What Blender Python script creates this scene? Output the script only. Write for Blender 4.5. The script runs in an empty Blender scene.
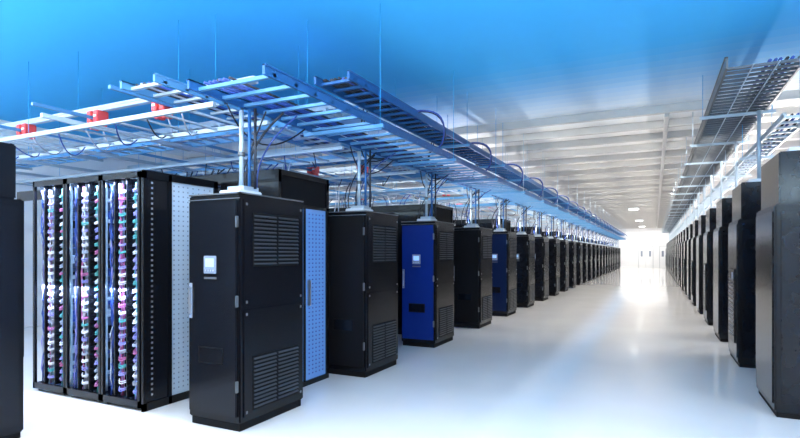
import bpy, bmesh, math, random
from mathutils import Vector
random.seed(7)
sc = bpy.context.scene
try:
    sc.view_settings.view_transform = 'Standard'
    sc.view_settings.look = 'None'
except Exception: pass

# ---------------------------------------------------------------- materials
def mat(name, col, rough=0.5, metal=0.0, emit=None, es=0.0, var=0.06, scale=6.0, bump=0.0, spec=0.5, coat=0.0):
    m = bpy.data.materials.new(name); m.use_nodes = True
    nt = m.node_tree; b = nt.nodes['Principled BSDF']
    tc = nt.nodes.new('ShaderNodeTexCoord'); n = nt.nodes.new('ShaderNodeTexNoise')
    n.inputs['Scale'].default_value = scale; n.inputs['Detail'].default_value = 3
    nt.links.new(tc.outputs['Object'], n.inputs['Vector'])
    mx = nt.nodes.new('ShaderNodeMix'); mx.data_type = 'RGBA'
    mx.inputs[6].default_value = [max(0, c*(1-var)) for c in col]+[1]
    mx.inputs[7].default_value = [min(1, c*(1+var)) for c in col]+[1]
    nt.links.new(n.outputs['Fac'], mx.inputs[0]); nt.links.new(mx.outputs[2], b.inputs['Base Color'])
    b.inputs['Roughness'].default_value = rough; b.inputs['Metallic'].default_value = metal
    b.inputs['Specular IOR Level'].default_value = spec
    b.inputs['Coat Weight'].default_value = coat
    if emit:
        b.inputs['Emission Color'].default_value = list(emit)+[1]; b.inputs['Emission Strength'].default_value = es
    if bump:
        bp = nt.nodes.new('ShaderNodeBump'); bp.inputs['Strength'].default_value = bump
        nt.links.new(n.outputs['Fac'], bp.inputs['Height']); nt.links.new(bp.outputs['Normal'], b.inputs['Normal'])
    return m
M = dict(
 floor=mat('floor_epoxy',(.78,.76,.725),.09,var=.08,scale=.8,spec=.9),
 ceilw=mat('ceiling_white',(.90,.885,.855),.8,var=.04,scale=1.5),
 joist=mat('joist_grey',(.58,.57,.55),.6),
 wall=mat('wall_white',(.88,.89,.90),.7,var=.03),
 black=mat('cabinet_black',(.0045,.005,.007),.25,spec=.25),
 black2=mat('panel_black',(.006,.007,.010),.18,spec=.28),
 void=mat('recess_black',(.002,.002,.003),.7,spec=.2),
 slat=mat('louver_grey',(.04,.045,.055),.35,metal=.2,spec=.4),
 grey=mat('seam_grey',(.13,.14,.15),.4,metal=.5),
 silver=mat('brushed_steel',(.65,.68,.72),.3,metal=.9),
 zinc=mat('galvanised_strut',(.42,.51,.58),.4,metal=.3),
 blue=mat('tray_blue',(.02,.11,.30),.4,metal=.3),
 bluel=mat('tray_light_blue',(.09,.27,.50),.4,metal=.2),
 rodb=mat('rod_overlay_blue',(.04,.36,.72),.8,var=.02,spec=.0),  # rods tinted to blend into the blue overlay fade
 bluereflect=mat('door_painted_blue_light',(.006,.022,.15),.2,spec=.3),  # blue light reflected in the black door, put into its colour
 bluereflectdim=mat('door_painted_dim_blue_light',(.006,.014,.05),.2,spec=.3),  # fainter blue light put into the door colour
 cabb=mat('cable_blue',(.02,.06,.28),.5),
 cabk=mat('cable_black',(.008,.010,.02),.5),
 cabp=mat('cable_violet',(.26,.25,.60),.5),
 cabw=mat('cable_white',(.76,.77,.84),.5),
 cabg=mat('cable_teal',(.06,.35,.36),.5),
 cabr=mat('cable_magenta',(.45,.12,.30),.5),
 cabgr=mat('cable_grey',(.34,.37,.46),.5),
 whitebox=mat('junction_box_white',(.66,.70,.74),.45),
 busc=mat('busway_casing',(.42,.52,.62),.45),
 red=mat('tap_box_red',(.80,.08,.08),.45),
 screen=mat('screen',(.3,.5,.9),.3,emit=(.45,.7,1),es=.5),
 label=mat('screen_bezel',(.22,.26,.33),.4),
 ledw=mat('led_pale_blue',(.5,.7,.95),.4,emit=(.3,.55,1),es=.8),
 rackback=mat('rack_rear_blue',(.02,.06,.30),.4,emit=(.04,.14,.8),es=.35),  # blue rack glow put into the panel as emission
 perf=mat('perforated_pale',(.56,.67,.78),.35,metal=.1),
 perfd=mat('perforation_hole',(.24,.30,.38),.6),
 glass=mat('containment_glass',(.10,.22,.45),.10,emit=(.15,.35,.9),es=.18),  # blue glow of the lit aisle put into the panes as emission
 server=mat('server_face',(.09,.12,.2),.35,metal=.4),
 door=mat('door_grey',(.62,.64,.66),.5),
 lamp=mat('lamp_diffuser',(.95,.95,.95),.5,emit=(1,1,1),es=4),
)
NB=19; ST=.26  # blue overlay fade put into the colour of a white ceiling
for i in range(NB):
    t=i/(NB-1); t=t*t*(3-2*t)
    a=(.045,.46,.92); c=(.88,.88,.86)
    M['cb%d'%i]=mat('ceiling_overlay_tint_%d'%i,tuple(a[k]*(1-t)+c[k]*t for k in range(3)),.85,var=.02)

class MB:
    def __init__(s): s.v=[]; s.f=[]; s.m=[]; s.sm=[]
    def box(s,x0,x1,y0,y1,z0,z1,m):
        b=len(s.v)
        s.v += [(x0,y0,z0),(x1,y0,z0),(x1,y1,z0),(x0,y1,z0),(x0,y0,z1),(x1,y0,z1),(x1,y1,z1),(x0,y1,z1)]
        for q in ((0,3,2,1),(4,5,6,7),(0,1,5,4),(1,2,6,5),(2,3,7,6),(3,0,4,7)):
            s.f.append(tuple(b+i for i in q)); s.m.append(m); s.sm.append(False)
    def cbox(s,x0,x1,y0,y1,z0,z1,m,c=.012):
        bm=bmesh.new(); bmesh.ops.create_cube(bm,size=1)
        for v in bm.verts:
            v.co=Vector(((x0+x1)/2+v.co.x*(x1-x0),(y0+y1)/2+v.co.y*(y1-y0),(z0+z1)/2+v.co.z*(z1-z0)))
        bmesh.ops.bevel(bm,geom=bm.edges[:],offset=c,segments=2,affect='EDGES')
        b=len(s.v); bm.verts.index_update()
        s.v += [tuple(v.co) for v in bm.verts]
        for f in bm.faces:
            s.f.append(tuple(b+v.index for v in f.verts)); s.m.append(m); s.sm.append(False)
        bm.free()
    def tube(s,pts,r,m,n=6):
        pts=[Vector(p) for p in pts]; b=len(s.v); k=len(pts)
        for i,p in enumerate(pts):
            t=(pts[min(i+1,k-1)]-pts[max(i-1,0)])
            if t.length<1e-6: t=Vector((0,0,1))
            t.normalize()
            a=t.cross(Vector((0,0,1)))
            if a.length<.05: a=t.cross(Vector((0,1,0)))
            a.normalize(); c=t.cross(a)
            for j in range(n):
                th=2*math.pi*j/n; s.v.append(tuple(p+a*r*math.cos(th)+c*r*math.sin(th)))
        for i in range(k-1):
            for j in range(n):
                j2=(j+1)%n
                s.f.append((b+i*n+j,b+i*n+j2,b+(i+1)*n+j2,b+(i+1)*n+j)); s.m.append(m); s.sm.append(True)
        s.f.append(tuple(b+j for j in range(n))[::-1]); s.m.append(m); s.sm.append(False)
        s.f.append(tuple(b+(k-1)*n+j for j in range(n))); s.m.append(m); s.sm.append(False)
    def mesh(s,name):
        me=bpy.data.meshes.new(name); me.from_pydata(s.v,[],s.f)
        used=sorted(set(s.m)); idx={k:i for i,k in enumerate(used)}
        for k in used: me.materials.append(M[k])
        me.polygons.foreach_set('material_index',[idx[k] for k in s.m])
        me.polygons.foreach_set('use_smooth',s.sm); me.update(); return me
def put(name,me,loc=(0,0,0),rz=0):
    o=bpy.data.objects.new(name,me); o.location=loc; o.rotation_euler=(0,0,rz)
    sc.collection.objects.link(o); return o
def curve(p0,p1,p2,n=8):
    p0,p1,p2=Vector(p0),Vector(p1),Vector(p2)
    return [p0*(1-t)**2+p1*2*t*(1-t)+p2*t*t for t in [i/n for i in range(n+1)]]

XL,XR,YB,YF,H = -12.0,9.0,-3.0,61.0,4.3
def rod(b,x,y,z):
    b.tube([(x,y,z),(x,y,H)],.0035 if y<11 else .006,'rodb' if y<11 else 'zinc',6)
# ---------------------------------------------------------------- room shell
b=MB(); b.box(XL,XR,YB,YF,-.1,0,'floor'); put('floor',b.mesh('floor'))
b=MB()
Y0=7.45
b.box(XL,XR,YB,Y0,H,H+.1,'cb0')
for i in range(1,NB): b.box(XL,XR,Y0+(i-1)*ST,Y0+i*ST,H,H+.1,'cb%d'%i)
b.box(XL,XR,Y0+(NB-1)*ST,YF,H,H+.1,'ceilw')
put('ceiling',b.mesh('ceiling'))
for nm,a in (('wall_left',(XL-.1,XL,YB,YF)),('wall_right',(XR,XR+.1,YB,YF)),('wall_back',(XL,XR,YB-.1,YB)),('wall_far',(XL,XR,YF,YF+.1))):
    b=MB(); b.box(*a,0,H,'wall'); put(nm,b.mesh(nm))
b=MB(); y=10.75; joistY=[9.55]
while y<YF-.5:
    joistY.append(y)
    b.box(XL,XR,y-.03,y+.03,H-.14,H,'joist'); b.box(XL,XR,y-.06,y+.06,H-.15,H-.135,'joist')
    y+=1.2
for x in (-7.5,.2,5.0):
    b.box(x-.04,x+.04,10.75,YF,H-.22,H-.15,'joist')
put('ceiling_joists',b.mesh('ceiling_joists'))
for i,(x0,x1) in enumerate(((-1.5,-.2),(.5,1.5))):
    b=MB(); q=YF-.01
    b.box(x0-.08,x1+.08,q-.06,q,0,2.35,'door'); b.box(x0,x1,q-.09,q-.06,0.01,2.25,'wall')
    b.box((x0+x1)/2-.015,(x0+x1)/2+.015,q-.1,q-.09,0.01,2.25,'door')
    b.box(x1-.35,x1-.15,q-.1,q-.09,1.2,1.8,'label'); b.box(x0+.15,x0+.35,q-.1,q-.09,1.2,1.8,'label')
    b.box((x0+x1)/2+.05,(x0+x1)/2+.09,q-.14,q-.09,.95,1.15,'silver')
    put('door_%d'%(i+1),b.mesh('door'))
b=MB()
b.tube([(0,0,0),(0,0,.03)],.26,'lamp',20); b.tube([(0,0,.03),(0,0,.09)],.29,'whitebox',20); b.tube([(0,0,.09),(0,0,.22)],.03,'whitebox',8)
me=b.mesh('round_ceiling_light')
for y in (33.0,45.0,55.0): put('round_ceiling_light',me,(-1.1,y,H-.223))

# ---------------------------------------------------------------- left power cabinets
def louvers_x(b,x,y0,y1,z0,z1,rows,cols=2,m='slat'):
    b.box(x-.002,x+.003,y0-.01,y1+.01,z0-.01,z1+.01,'void')
    gap=.03; w=((y1-y0)-gap*(cols-1))/cols
    for c in range(cols):
        a=y0+c*(w+gap)
        for r in range(rows):
            z=z0+(r+.5)*(z1-z0)/rows; hh=(z1-z0)/rows*.27
            k=len(b.v); b.box(x,x+.014,a,a+w,z-hh,z+hh,m)
            for i in (5,6):
                v=b.v[k+i]; b.v[k+i]=(v[0],v[1],v[2]-hh*1.2)
def cabinet(door='black2',screen=True,cable=True,seed=0):
    rnd=random.Random(seed)
    b=MB()
    b.box(-.60,-.02,.02,.90,0,.09,'void')
    b.cbox(-.62,0,0,.92,.07,2.10,'black',.012)
    b.cbox(-.595,-.025,-.024,0,.13,2.04,door,.006)
    b.box(-.62,0,-.006,.0,2.055,2.062,'grey')
    b.box(-.575,-.555,-.05,-.024,1.02,1.26,'silver'); b.box(-.582,-.548,-.032,-.024,.98,1.30,'label')
    for z in (.35,1.1,1.8): b.cbox(-.03,-.012,-.03,.0,z,z+.1,'grey',.004)
    if screen:
        b.cbox(-.40,-.25,-.034,-.024,1.39,1.55,'label',.004)
        b.box(-.375,-.275,-.037,-.033,1.45,1.525,'screen')
        for k in range(4): b.cbox(-.38+k*.03,-.365+k*.03,-.037,-.033,1.41,1.425,'silver',.002)
        b.box(-.40,-.25,-.028,-.024,1.34,1.36,'grey')
    b.box(-.47,-.17,-.027,-.024,.58,.73,'void'); b.box(-.46,-.18,-.029,-.026,.59,.72,'black')
    b.cbox(0,.012,.04,.88,1.10,2.05,'black',.004); b.cbox(0,.012,.04,.88,.12,1.07,'black',.004)
    louvers_x(b,.013,.16,.80,1.46,1.93,13); louvers_x(b,.013,.16,.80,.17,.64,13)
    for y in (.07,.85):
        for z in (.16,1.03,1.14,2.01): b.cbox(.012,.018,y-.012,y+.012,z-.012,z+.012,'grey',.002)
    b.box(-.62,0.0,0,.04,2.10,2.112,'grey'); b.box(-.03,0,0,.92,2.10,2.112,'grey')
    b.cbox(-.40,-.14,.15,.45,2.10,2.16,'whitebox',.01)
    b.box(-.36,-.16,.22,.42,2.16,2.2,'zinc')
    b.tube([(-.30,.34,2.18),(-.30,.34,2.6),(-.30,.34,2.94)],.022,'zinc',10)
    b.tube([(-.20,.34,2.18),(-.20,.34,2.6),(-.20,.34,2.94)],.016,'blue',10)
    b.tube([(-.13,.34,2.18),(-.13,.34,2.6),(-.13,.34,2.94)],.014,'cabk',8)
    b.tube([(-.30,.34,2.50),(-.30,.34,2.54)],.035,'grey',10)
    if cable:
        for k in range(3):
            yy=.5+k*.1
            b.tube(curve((-.55+k*.07,yy,2.1),(-.70+rnd.uniform(-.1,.3),yy+rnd.uniform(-.1,.2),2.62),(-.25+rnd.uniform(-.1,.25),yy+rnd.uniform(0,.3),2.98)),.008+.004*(k%2),('cabk','cabk','cabb')[k%3],6)
        b.tube(curve((-.35,.2,2.98),(-.55,.8,2.45),(-.3,1.35,2.98),12),.009,'cabk',5)
    return b
cabA=cabinet().mesh('power_cabinet'); cabB=cabinet('void',False,seed=3).mesh('power_cabinet_dark')
cabC=cabinet('bluereflect',seed=5).mesh('power_cabinet_bluelight_tint'); cabD=cabinet('bluereflectdim',seed=6).mesh('power_cabinet_dim_bluelight_tint')  # black cabinets, reflected blue light painted into the door colours
LX=-3.26
LY=[3.47,5.68,7.97,10.42,12.7]
while LY[-1]+2.3<59.5: LY.append(LY[-1]+2.3)
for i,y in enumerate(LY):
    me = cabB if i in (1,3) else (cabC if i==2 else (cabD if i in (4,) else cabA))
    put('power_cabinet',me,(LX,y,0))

# ---------------------------------------------------------------- open network racks with cable looms
def open_rack(w=.59,d=1.0,h=2.39,seed=1):
    rnd=random.Random(seed); b=MB(); p=.03
    for x in (0,w-p):
        for y in (0,d-p): b.box(x,x+p,y,y+p,0.03,h,'black')
    for y in (0,d-p):
        b.box(0,w,y,y+p,h-.06,h,'black'); b.box(0,w,y,y+p,.03,.10,'black')
    for x in (0,w-p):
        b.box(x,x+p,0,d,h-.05,h,'black'); b.box(x,x+p,0,d,.03,.09,'black')
    b.box(p,w-p,p,d-p,.04,.07,'black2'); b.box(p,w-p,.3,d-p,h-.03,h-.01,'black2')
    for x in (.06,w-.06):
        for y in (.06,d-.06): b.tube([(x,y,0),(x,y,.05)],.03,'grey',8)
    b.box(p,w-p,d-.06,d-.04,.1,h-.06,'rackback')
    b.box(.045,.15,.22,.24,.12,h-.08,'ledw')  # blue-lit panel, its glow put in as emission
    b.box(.165,.18,.03,.20,.1,h-.06,'black2'); b.box(.352,.366,.03,.20,.1,h-.06,'black2')
    for x in (.19,w-.07):
        b.box(x,x+.02,.10,.12,.1,h-.06,'silver')
    z=.14
    while z<h-.16:
        hh=rnd.choice((.044,.044,.088))
        b.box(.215,w-.072,.13,.7,z,z+hh-.006,rnd.choice(('server','perf','server','cabb','black2')))
        for k in range(8):
            xx=.23+k*.036
            b.box(xx,xx+.018,.125,.132,z+.012,z+.028,rnd.choice(('void','ledw','cabw','cabp','ledw')))
        z+=hh
    for (cx,ms,sp) in ((.245,('cabw','cabp','cabgr','cabr'),.015),(.49,('cabp','cabg','cabg','cabgr'),.02),(.105,('cabb','cabgr','cabp'),.02)):
        for k in range(6):
            x=cx+rnd.uniform(-sp,sp)
            b.tube([(x+rnd.uniform(-.01,.01),.06+rnd.uniform(-.025,.03),.1+j*(h-.2)/14) for j in range(15)],.007,rnd.choice(ms),5)
    z=.2
    while z<h-.12:
        for xa,xb in ((.225,.34),(.52,.41)):
            m=rnd.choice(('cabp','cabw','cabgr','cabw','cabp','cabr','cabg'))
            for q in range(3):
                zz=z+q*.010
                b.tube(curve((xb+rnd.uniform(-.01,.01),.12,zz),((xa+xb)/2,-.03+rnd.uniform(-.01,.02),zz-.055-rnd.uniform(0,.02)),(xa,.05,zz-.02),6),.0055,m,5)
        z+=.078
    return b
for i in range(3):
    put('server_rack',open_rack(seed=i+3).mesh('server_rack'),(-6.40+i*.605,3.5,0))

b=MB(); x=-4.57
b.box(x,x+.03,3.5,3.54,0,2.39,'black'); b.box(x,x+.03,3.80,3.84,0,2.39,'black'); b.box(x,x+.03,4.42,4.48,0,2.39,'black')
b.box(x,x+.03,3.5,4.48,2.32,2.40,'black'); b.box(x,x+.03,3.5,4.48,0,.08,'black')
b.box(x,x+.015,3.54,3.80,.08,2.32,'black2'); b.box(x,x+.015,3.84,4.42,.08,2.32,'perf')
for i in range(42):
    z=.14+i*.052
    for yy in (3.87,3.93,3.99,4.05,4.12,4.2,4.28,4.36): b.box(x+.015,x+.018,yy,yy+.015,z,z+.015,'perfd')
    b.box(x+.015,x+.019,3.60,3.62,z,z+.02,'silver')
put('perforated_end_panel',b.mesh('perforated_end_panel'))

def contain(L=5.0):
    b=MB(); D=.98
    b.box(-.05,0,0,.05,0,2.5,'black'); b.box(-.05,0,D-.05,D,0,2.5,'black'); b.box(-.05,0,0,D,2.44,2.5,'black')
    b.box(-.045,-.02,0.05,D-.05,2.12,2.44,'void'); b.box(-.05,0,0,D,2.10,2.14,'black')  # black sheet above the door stands for the dark interior
    b.box(-.05,0,.05,D-.05,0,.06,'black'); b.box(-.045,-.01,D/2-.02,D/2+.02,.06,2.10,'black')
    b.box(-.035,-.02,.05,D/2-.02,.06,2.10,'glass'); b.box(-.035,-.02,D/2+.02,D-.05,.06,2.10,'glass')
    for i in range(40):
        z=.12+i*.049
        for k,yy in enumerate((.10,.17,.24,.31,.38,.58,.65,.72,.79,.86)): b.box(-.02,-.016,yy,yy+.02,z,z+.016,'cabb')
    b.box(-.01,.03,D/2+.05,D/2+.07,.95,1.25,'silver')
    for k in range(7):
        x=-.05-k*L/7; b.box(x-.05,x,0,D,2.44,2.5,'black')
    b.box(-L,0,0,.05,2.36,2.5,'black'); b.box(-L,0,D-.05,D,2.36,2.5,'black')
    b.box(-.85,-.05,0.0,.03,0,2.4,'black2'); b.box(-.85,-.05,D-.03,D,0,2.4,'black2')
    b.box(-L+.05,-L+.1,0,.05,0,2.4,'black'); b.box(-L+.05,-L+.1,D-.05,D,0,2.4,'black')
    return b
cm=contain().mesh('aisle_containment')
for i in range(0,len(LY)-1,2):
    put('aisle_containment',cm,(-3.70,LY[i]+1.06,0))

def rackrow(n,w=.6,d=1.0,h=2.3,seed=0):
    rnd=random.Random(seed); b=MB()
    for i in range(n):
        x=-(i+1)*w
        b.box(x+.02,x+w-.02,.04,d-.04,0,.06,'void')
        b.cbox(x+.003,x+w-.003,0,d,.05,h,'black',.008)
        for yy in (-.012,d):
            b.box(x+.04,x+w-.04,yy,yy+.012,.12,h-.06,'rackback')
        for k in range(34):
            z=.18+k*.06
            b.box(x+.08,x+w-.08,-.016,-.012,z,z+.035,rnd.choice(('rackback','black2','cabb','ledw','ledw','server')))
        b.box(x+w-.07,x+w-.055,-.04,-.012,1.0,1.25,'silver')
        for k in range(4):
            xx=x+.1+k*.12
            b.tube(curve((xx,.5,h-.01),(xx+rnd.uniform(-.25,.25),.4+rnd.uniform(-.2,.3),h+.35),(xx,.55,2.93)),.010,rnd.choice(('cabk','cabb','cabk','cabw','zinc')),5)
        b.cbox(x+.1,x+.4,.65,.85,h-.005,h+.09,'whitebox',.01)
    for k in range(14):
        z=.2+k*.15; b.box(0,.006,.1,d-.1,z,z+.1,'black2')
    return b
rr=[rackrow(9,seed=s).mesh('server_rack_row') for s in (1,2)]
for i,y in enumerate(LY):
    if i==0: continue
    put('server_rack_row',rr[i%2],(-4.75,y+.04,0))

# ---------------------------------------------------------------- tall cabinets, right side
def tall(variant=0):
    b=MB()
    b.box(.02,.88,.02,.98,0,.07,'void')
    b.cbox(0,.9,0,1.0,.05,2.04,'black',.014)
    b.cbox(.04,.88,.03,.97,2.04,2.55,'black2',.012)
    b.cbox(-.012,0,.05,.95,.12,1.98,'black2',.005)
    b.cbox(.05,.85,-.014,0,.14,1.97,'black2',.006)
    b.cbox(.79,.82,-.05,-.012,.95,1.2,'silver',.004)
    if variant==1:
        b.cbox(-.03,-.012,.15,.75,.30,1.35,'black',.008)
        for k in range(14): b.box(-.034,-.03,.22,.68,.4+k*.06,.425+k*.06,'slat')
        b.box(-.034,-.03,.25,.40,1.2,1.3,'label')
        for k in range(8): b.box(.2,.7,-.018,-.014,.25+k*.05,.27+k*.05,'slat')
    b.cbox(.15,.5,.2,.6,2.55,2.61,'whitebox',.01)
    b.tube([(.3,.4,2.6),(.3,.4,3.0),(.3,.4,3.6)],.025,'zinc',8)
    return b
tA=tall(0).mesh('equipment_cabinet'); tB=tall(1).mesh('equipment_cabinet_vented')
RX=1.03; RY=[6.05]+[8.48+2.3*k for k in range(23)]
for i,y in enumerate(RY):
    put('equipment_cabinet',tB if i%2 else tA,(RX,y,0))
rrR=rackrow(9,seed=5,h=2.3).mesh('server_rack_row')
for i,y in enumerate(RY):
    put('server_rack_row',rrR,(7.45,y+.0,0))
b=MB()
b.box(-.88,-.02,.02,.96,0,.07,'void'); b.cbox(-.9,0,0,.98,.05,2.03,'black',.014); b.cbox(-.86,-.04,.02,.94,2.03,2.5,'black2',.012)
b.cbox(0,.014,.05,.93,.12,1.97,'black2',.005)
b.box(.014,.04,.1,.12,1.0,1.25,'silver')
put('equipment_cabinet',b.mesh('equipment_cabinet_front'),(-4.84,1.6,0))

# ---------------------------------------------------------------- overhead ladder trays
def ladder_y(b,x0,x1,y0,y1,z,mr,mg,sp=.28,rh=.10):
    for x in (x0,x1-.025): 
        b.box(x,x+.025,y0,y1,z,z+rh,mr)
    for x in (x0-.01,x1-.025): b.box(x,x+.035,y0,y1,z+rh-.012,z+rh,mr)
    y=y0+.1
    while y<y1:
        b.box(x0,x1,y,y+.04,z+.012,z+.04,mg); y+=sp
def hang(b,xs,ys,z,m='bluel'):
    for y in ys:
        b.box(min(xs)-.04,max(xs)+.04,y-.02,y+.02,z-.04,z,m)
        for x in xs: rod(b,x,y,z-.05)
hy=[5.0+2.3*k for k in range(25) if 5.0+2.3*k<60]
b=MB()
ladder_y(b,-3.60,-2.75,3.2,60.5,2.98,'blue','bluel',rh=.085)
hang(b,(-3.66,-2.69),hy,2.98)
for k in range(7):
    x=-3.5+k*.045
    b.tube([(x+random.uniform(-.015,.015),3.3+j*1.2,3.04+.012) for j in range(47)],.012,random.choice(('cabk','cabb','cabb')),5)
put('cable_ladder_tray',b.mesh('cable_ladder_tray'))
b=MB()
ladder_y(b,-3.35,-2.90,4.7,60.5,3.42,'blue','blue',.24,.09)
hang(b,(-3.40,-2.85),[y+3.4 for y in hy[:-2]],3.42)
for k in range(9):
    x=-3.30+k*.042
    b.tube([(x+random.uniform(-.015,.015),4.8+j*1.2,3.47+random.uniform(0,.02)) for j in range(46)],.015,random.choice(('cabk','cabb','cabk')),5)
for y in LY[1:]:
    yy=y+.75
    for q in range(2):
        b.tube(curve((-2.95,yy+q*.05,3.5),(-2.5-.05*q,yy+.1+q*.05,3.55),(-2.62,yy+.3+q*.04,3.22),8)+curve((-2.62,yy+.3+q*.04,3.22),(-2.68,yy+.42,3.02),(-2.95,yy+.55,3.06),6),.012,('cabb','cabk','cabk')[q],6)
    for q in range(2):
        b.tube(curve((-3.38,yy-.6+q*.1,3.45),(-3.85-q*.08,yy-.1,2.75-q*.1),(-3.62,yy+.6,3.04),10),.010,('cabk','cabk','cabb')[q],5)
put('cable_ladder_tray',b.mesh('cable_ladder_tray_upper'))
b=MB()
ladder_y(b,-4.75,-4.25,3.4,40,3.2,'bluel','zinc',.26,.08)
hang(b,(-4.8,-4.2),[6.5+2.8*k for k in range(12)],3.2,'zinc')
for k in range(4):
    b.tube([(-4.65+k*.06+random.uniform(-.015,.015),3.5+j*1.2,3.25) for j in range(30)],.013,random.choice(('cabgr','cabb','cabk')),5)
put('cable_ladder_tray',b.mesh('cable_ladder_tray_rack_side'))
b=MB()
ladder_y(b,.72,1.48,6.9,60.5,3.66,'grey','grey',.17,.13)
for x in (.98,1.22): b.box(x,x+.012,6.9,60.5,3.665,3.675,'zinc')
hang(b,(.66,1.54),[y+4.2 for y in hy if y+4.2<60],3.66,'zinc')
for k in range(5):
    x=1.15+k*.05
    b.tube([(x+random.uniform(-.02,.02),7.0+j*1.2,3.72) for j in range(44)],.018,random.choice(('cabk','cabb','cabk')),5)
put('cable_ladder_tray',b.mesh('cable_ladder_tray_right'))
b=MB()
ladder_y(b,1.35,1.65,7.4,60.5,3.15,'zinc','zinc',.3,.06)
hang(b,(1.30,1.70),[y+5.2 for y in hy if y+5.2<60],3.15,'zinc')
for k in range(4):
    b.tube([(1.4+k*.06+random.uniform(-.02,.02),7.5+j*1.2,3.20) for j in range(44)],.015,random.choice(('cabk','cabb','cabw')),5)
put('cable_ladder_tray',b.mesh('cable_ladder_tray_low'))

# ---------------------------------------------------------------- strut grid above the racks on the left
b=MB()
for i,y in enumerate(LY[:12]):
    for dy in (.1,.85):
        b.box(-11.5,-3.66,y+dy-.02,y+dy+.02,2.93,2.975,'zinc')
    for x in (-5.0,-8.0,-11.0):
        rod(b,x,y+.85,2.93)
    x=-11.4
    while x<-3.8:
        b.box(x,x+.035,y+.1,y+.85,2.94,2.96,'zinc'); x+=.35
for x in (-5.7,-7.2,-8.8,-10.2):
    b.box(x-.022,x+.022,3.2,32,2.98,3.025,'zinc')
for x in (-5.2,-6.6,-8.2):
    b.box(x-.02,x+.02,3.6,32,3.32,3.36,'bluel')
    for k in range(9): rod(b,x,8.0+2.5*k,3.3)
rnd=random.Random(11)
for y in LY[:8]:
    for k in range(14):
        x=-4.2-k*.5
        b.tube(curve((x,y+.2,2.95),(x-.2+rnd.uniform(-.2,.2),y+.5,2.6+rnd.uniform(0,.2)),(x-.45,y+.8,2.95),8),.008,rnd.choice(('cabk','cabgr','cabb')),5)
put('overhead_strut_grid',b.mesh('overhead_strut_grid'))
def busway():
    b=MB()
    b.box(-11.5,-3.9,-.035,.035,3.43,3.50,'busc'); b.box(-11.5,-3.9,-.045,.045,3.47,3.48,'zinc')
    for x in (-4.5,-7.0,-9.5): b.tube([(x,0,3.5),(x,0,H)],.0035,'rodb',6)
    for x in (-5.32,-6.55,-8.16,-9.6):
        for dx in (-.09,.04):
            b.cbox(x+dx-.045,x+dx+.045,-.09,.07,3.28,3.43,'red',.008); b.cbox(x+dx-.03,x+dx+.03,-.10,-.09,3.34,3.37,'whitebox',.003)
            b.cbox(x+dx-.03,x+dx+.03,-.06,.06,3.20,3.28,'red',.006)
        b.tube(curve((x,0,3.28),(x+.1,.05,3.05),(x,.1,2.98)),.010,'cabgr',6)
    return b
bw=busway().mesh('power_busway')
for y in (4.4,9.2,13.9,18.5): put('power_busway',bw,(0,y,0))
def cross(z=3.12,col='bluel'):
    b=MB()
    for y in (0,.38): b.box(-11.6,-3.7,y,y+.02,z,z+.09,col)
    x=-11.5
    while x<-3.8: b.box(x,x+.035,0,.4,z+.01,z+.03,'zinc'); x+=.27
    for x in (-4.2,-6.2,-8.2,-10.2):
        b.box(x-.02,x+.02,-.06,.46,z-.04,z,'zinc')
        b.tube([(x,.45,z-.04),(x,.45,H)],.0035,'rodb',6)
    for k in range(4):
        b.tube([(-11.4+j*.8,.1+k*.05+random.uniform(-.01,.01),z+.05) for j in range(10)],.015,('cabw','cabb','cabw','bluel')[k],5)
    return b
cr=cross().mesh('cross_cable_tray'); cr2=cross(3.62,'zinc').mesh('cross_cable_tray_high')
for y in (5.1,7.3,9.7,12.0,14.3,16.6): put('cross_cable_tray',cr,(0,y,0))
for y in (6.2,8.5,11.0,13.2,15.4): put('cross_cable_tray',cr2,(0,y,0))

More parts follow.
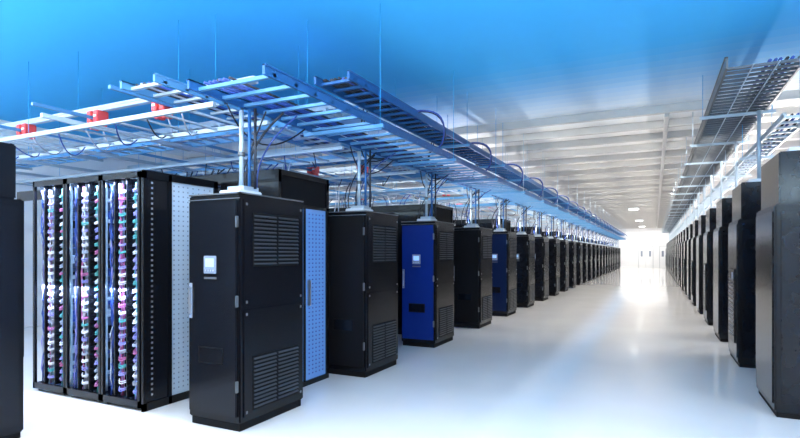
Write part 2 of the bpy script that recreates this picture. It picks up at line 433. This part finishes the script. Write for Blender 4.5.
# ---------------------------------------------------------------- lamps
def area(name,loc,rot,sx,sy,e,col):
    L=bpy.data.lights.new(name,'AREA'); L.shape='RECTANGLE'; L.size=sx; L.size_y=sy; L.energy=e; L.color=col
    o=bpy.data.objects.new(name,L); o.location=loc; o.rotation_euler=rot; sc.collection.objects.link(o)
def strip(y,x0,x1,power,z=H-.09,w=.06):  # added strip lamps, kept out of view, to light the hall
    b=MB(); b.box(x0,x1,y-w/2,y+w/2,z+.01,H-.003,'whitebox')
    put('added_strip_housing',b.mesh('added_strip_housing'))
    area('added_strip_light',((x0+x1)/2,y,z),(0,0,0),x1-x0,w,power,(1,.965,.92))
for y in (-1.0,1.0,2.6): strip(y,-11,8,430,z=H-.05,w=.15)
for k,y in enumerate(joistY):
    if k%2==1 and y<60: strip(y+.10,-11,8,390)
PI=math.pi
area('ceiling_fill_light',(-3.75,34.5,2.25),(PI,0,0),.06,50,950,(1,.95,.90))  # added fill aimed upward to brighten the ceiling, no real battens
area('ceiling_fill_light',(1.98,34.5,2.65),(PI,0,0),.06,50,950,(1,.95,.90))
for x in (-9,-5,-1,3):  # added uplights, unseen behind the camera, brightening the near ceiling
    b=MB(); b.cbox(-1.5,1.5,-.16,.16,-.09,-.02,'whitebox',.01)
    for dx in (-1.3,1.3): b.tube([(dx,0,-.02),(dx,0,H-2.8)],.005,'zinc',6)
    put('fill_uplight_body',b.mesh('fill_uplight_body'),(x,-.6,2.8))
    area('fill_uplight',(x,-.6,2.8),(PI-math.radians(42),0,0),2.8,.26,230,(.6,.84,1))
for i in (0,1,3,5):
    area('blue_led_bar',(-3.95,LY[i]+1.0 if i else 4.55,1.3),(PI/2,0,PI),.1,1.6,50,(.05,.18,1))
for i in range(3):
    for z in (2.30,1.2):
        area('rack_led_bar',(-6.40+i*.605+.3,3.50,z),(math.radians(20),0,0),.4,.05,8,(.5,.65,1))

w=bpy.data.worlds.new('world'); sc.world=w; w.use_nodes=True
w.node_tree.nodes['Background'].inputs[0].default_value=(.8,.9,1,1); w.node_tree.nodes['Background'].inputs[1].default_value=.3

cam=bpy.data.cameras.new('camera'); co=bpy.data.objects.new('camera',cam); sc.collection.objects.link(co)
cam.sensor_width=36; cam.lens=23.4; cam.shift_y=.0425; cam.clip_end=200
co.location=(0,0,1.575); co.rotation_euler=(math.radians(90),0,math.radians(26.1)); sc.camera=co
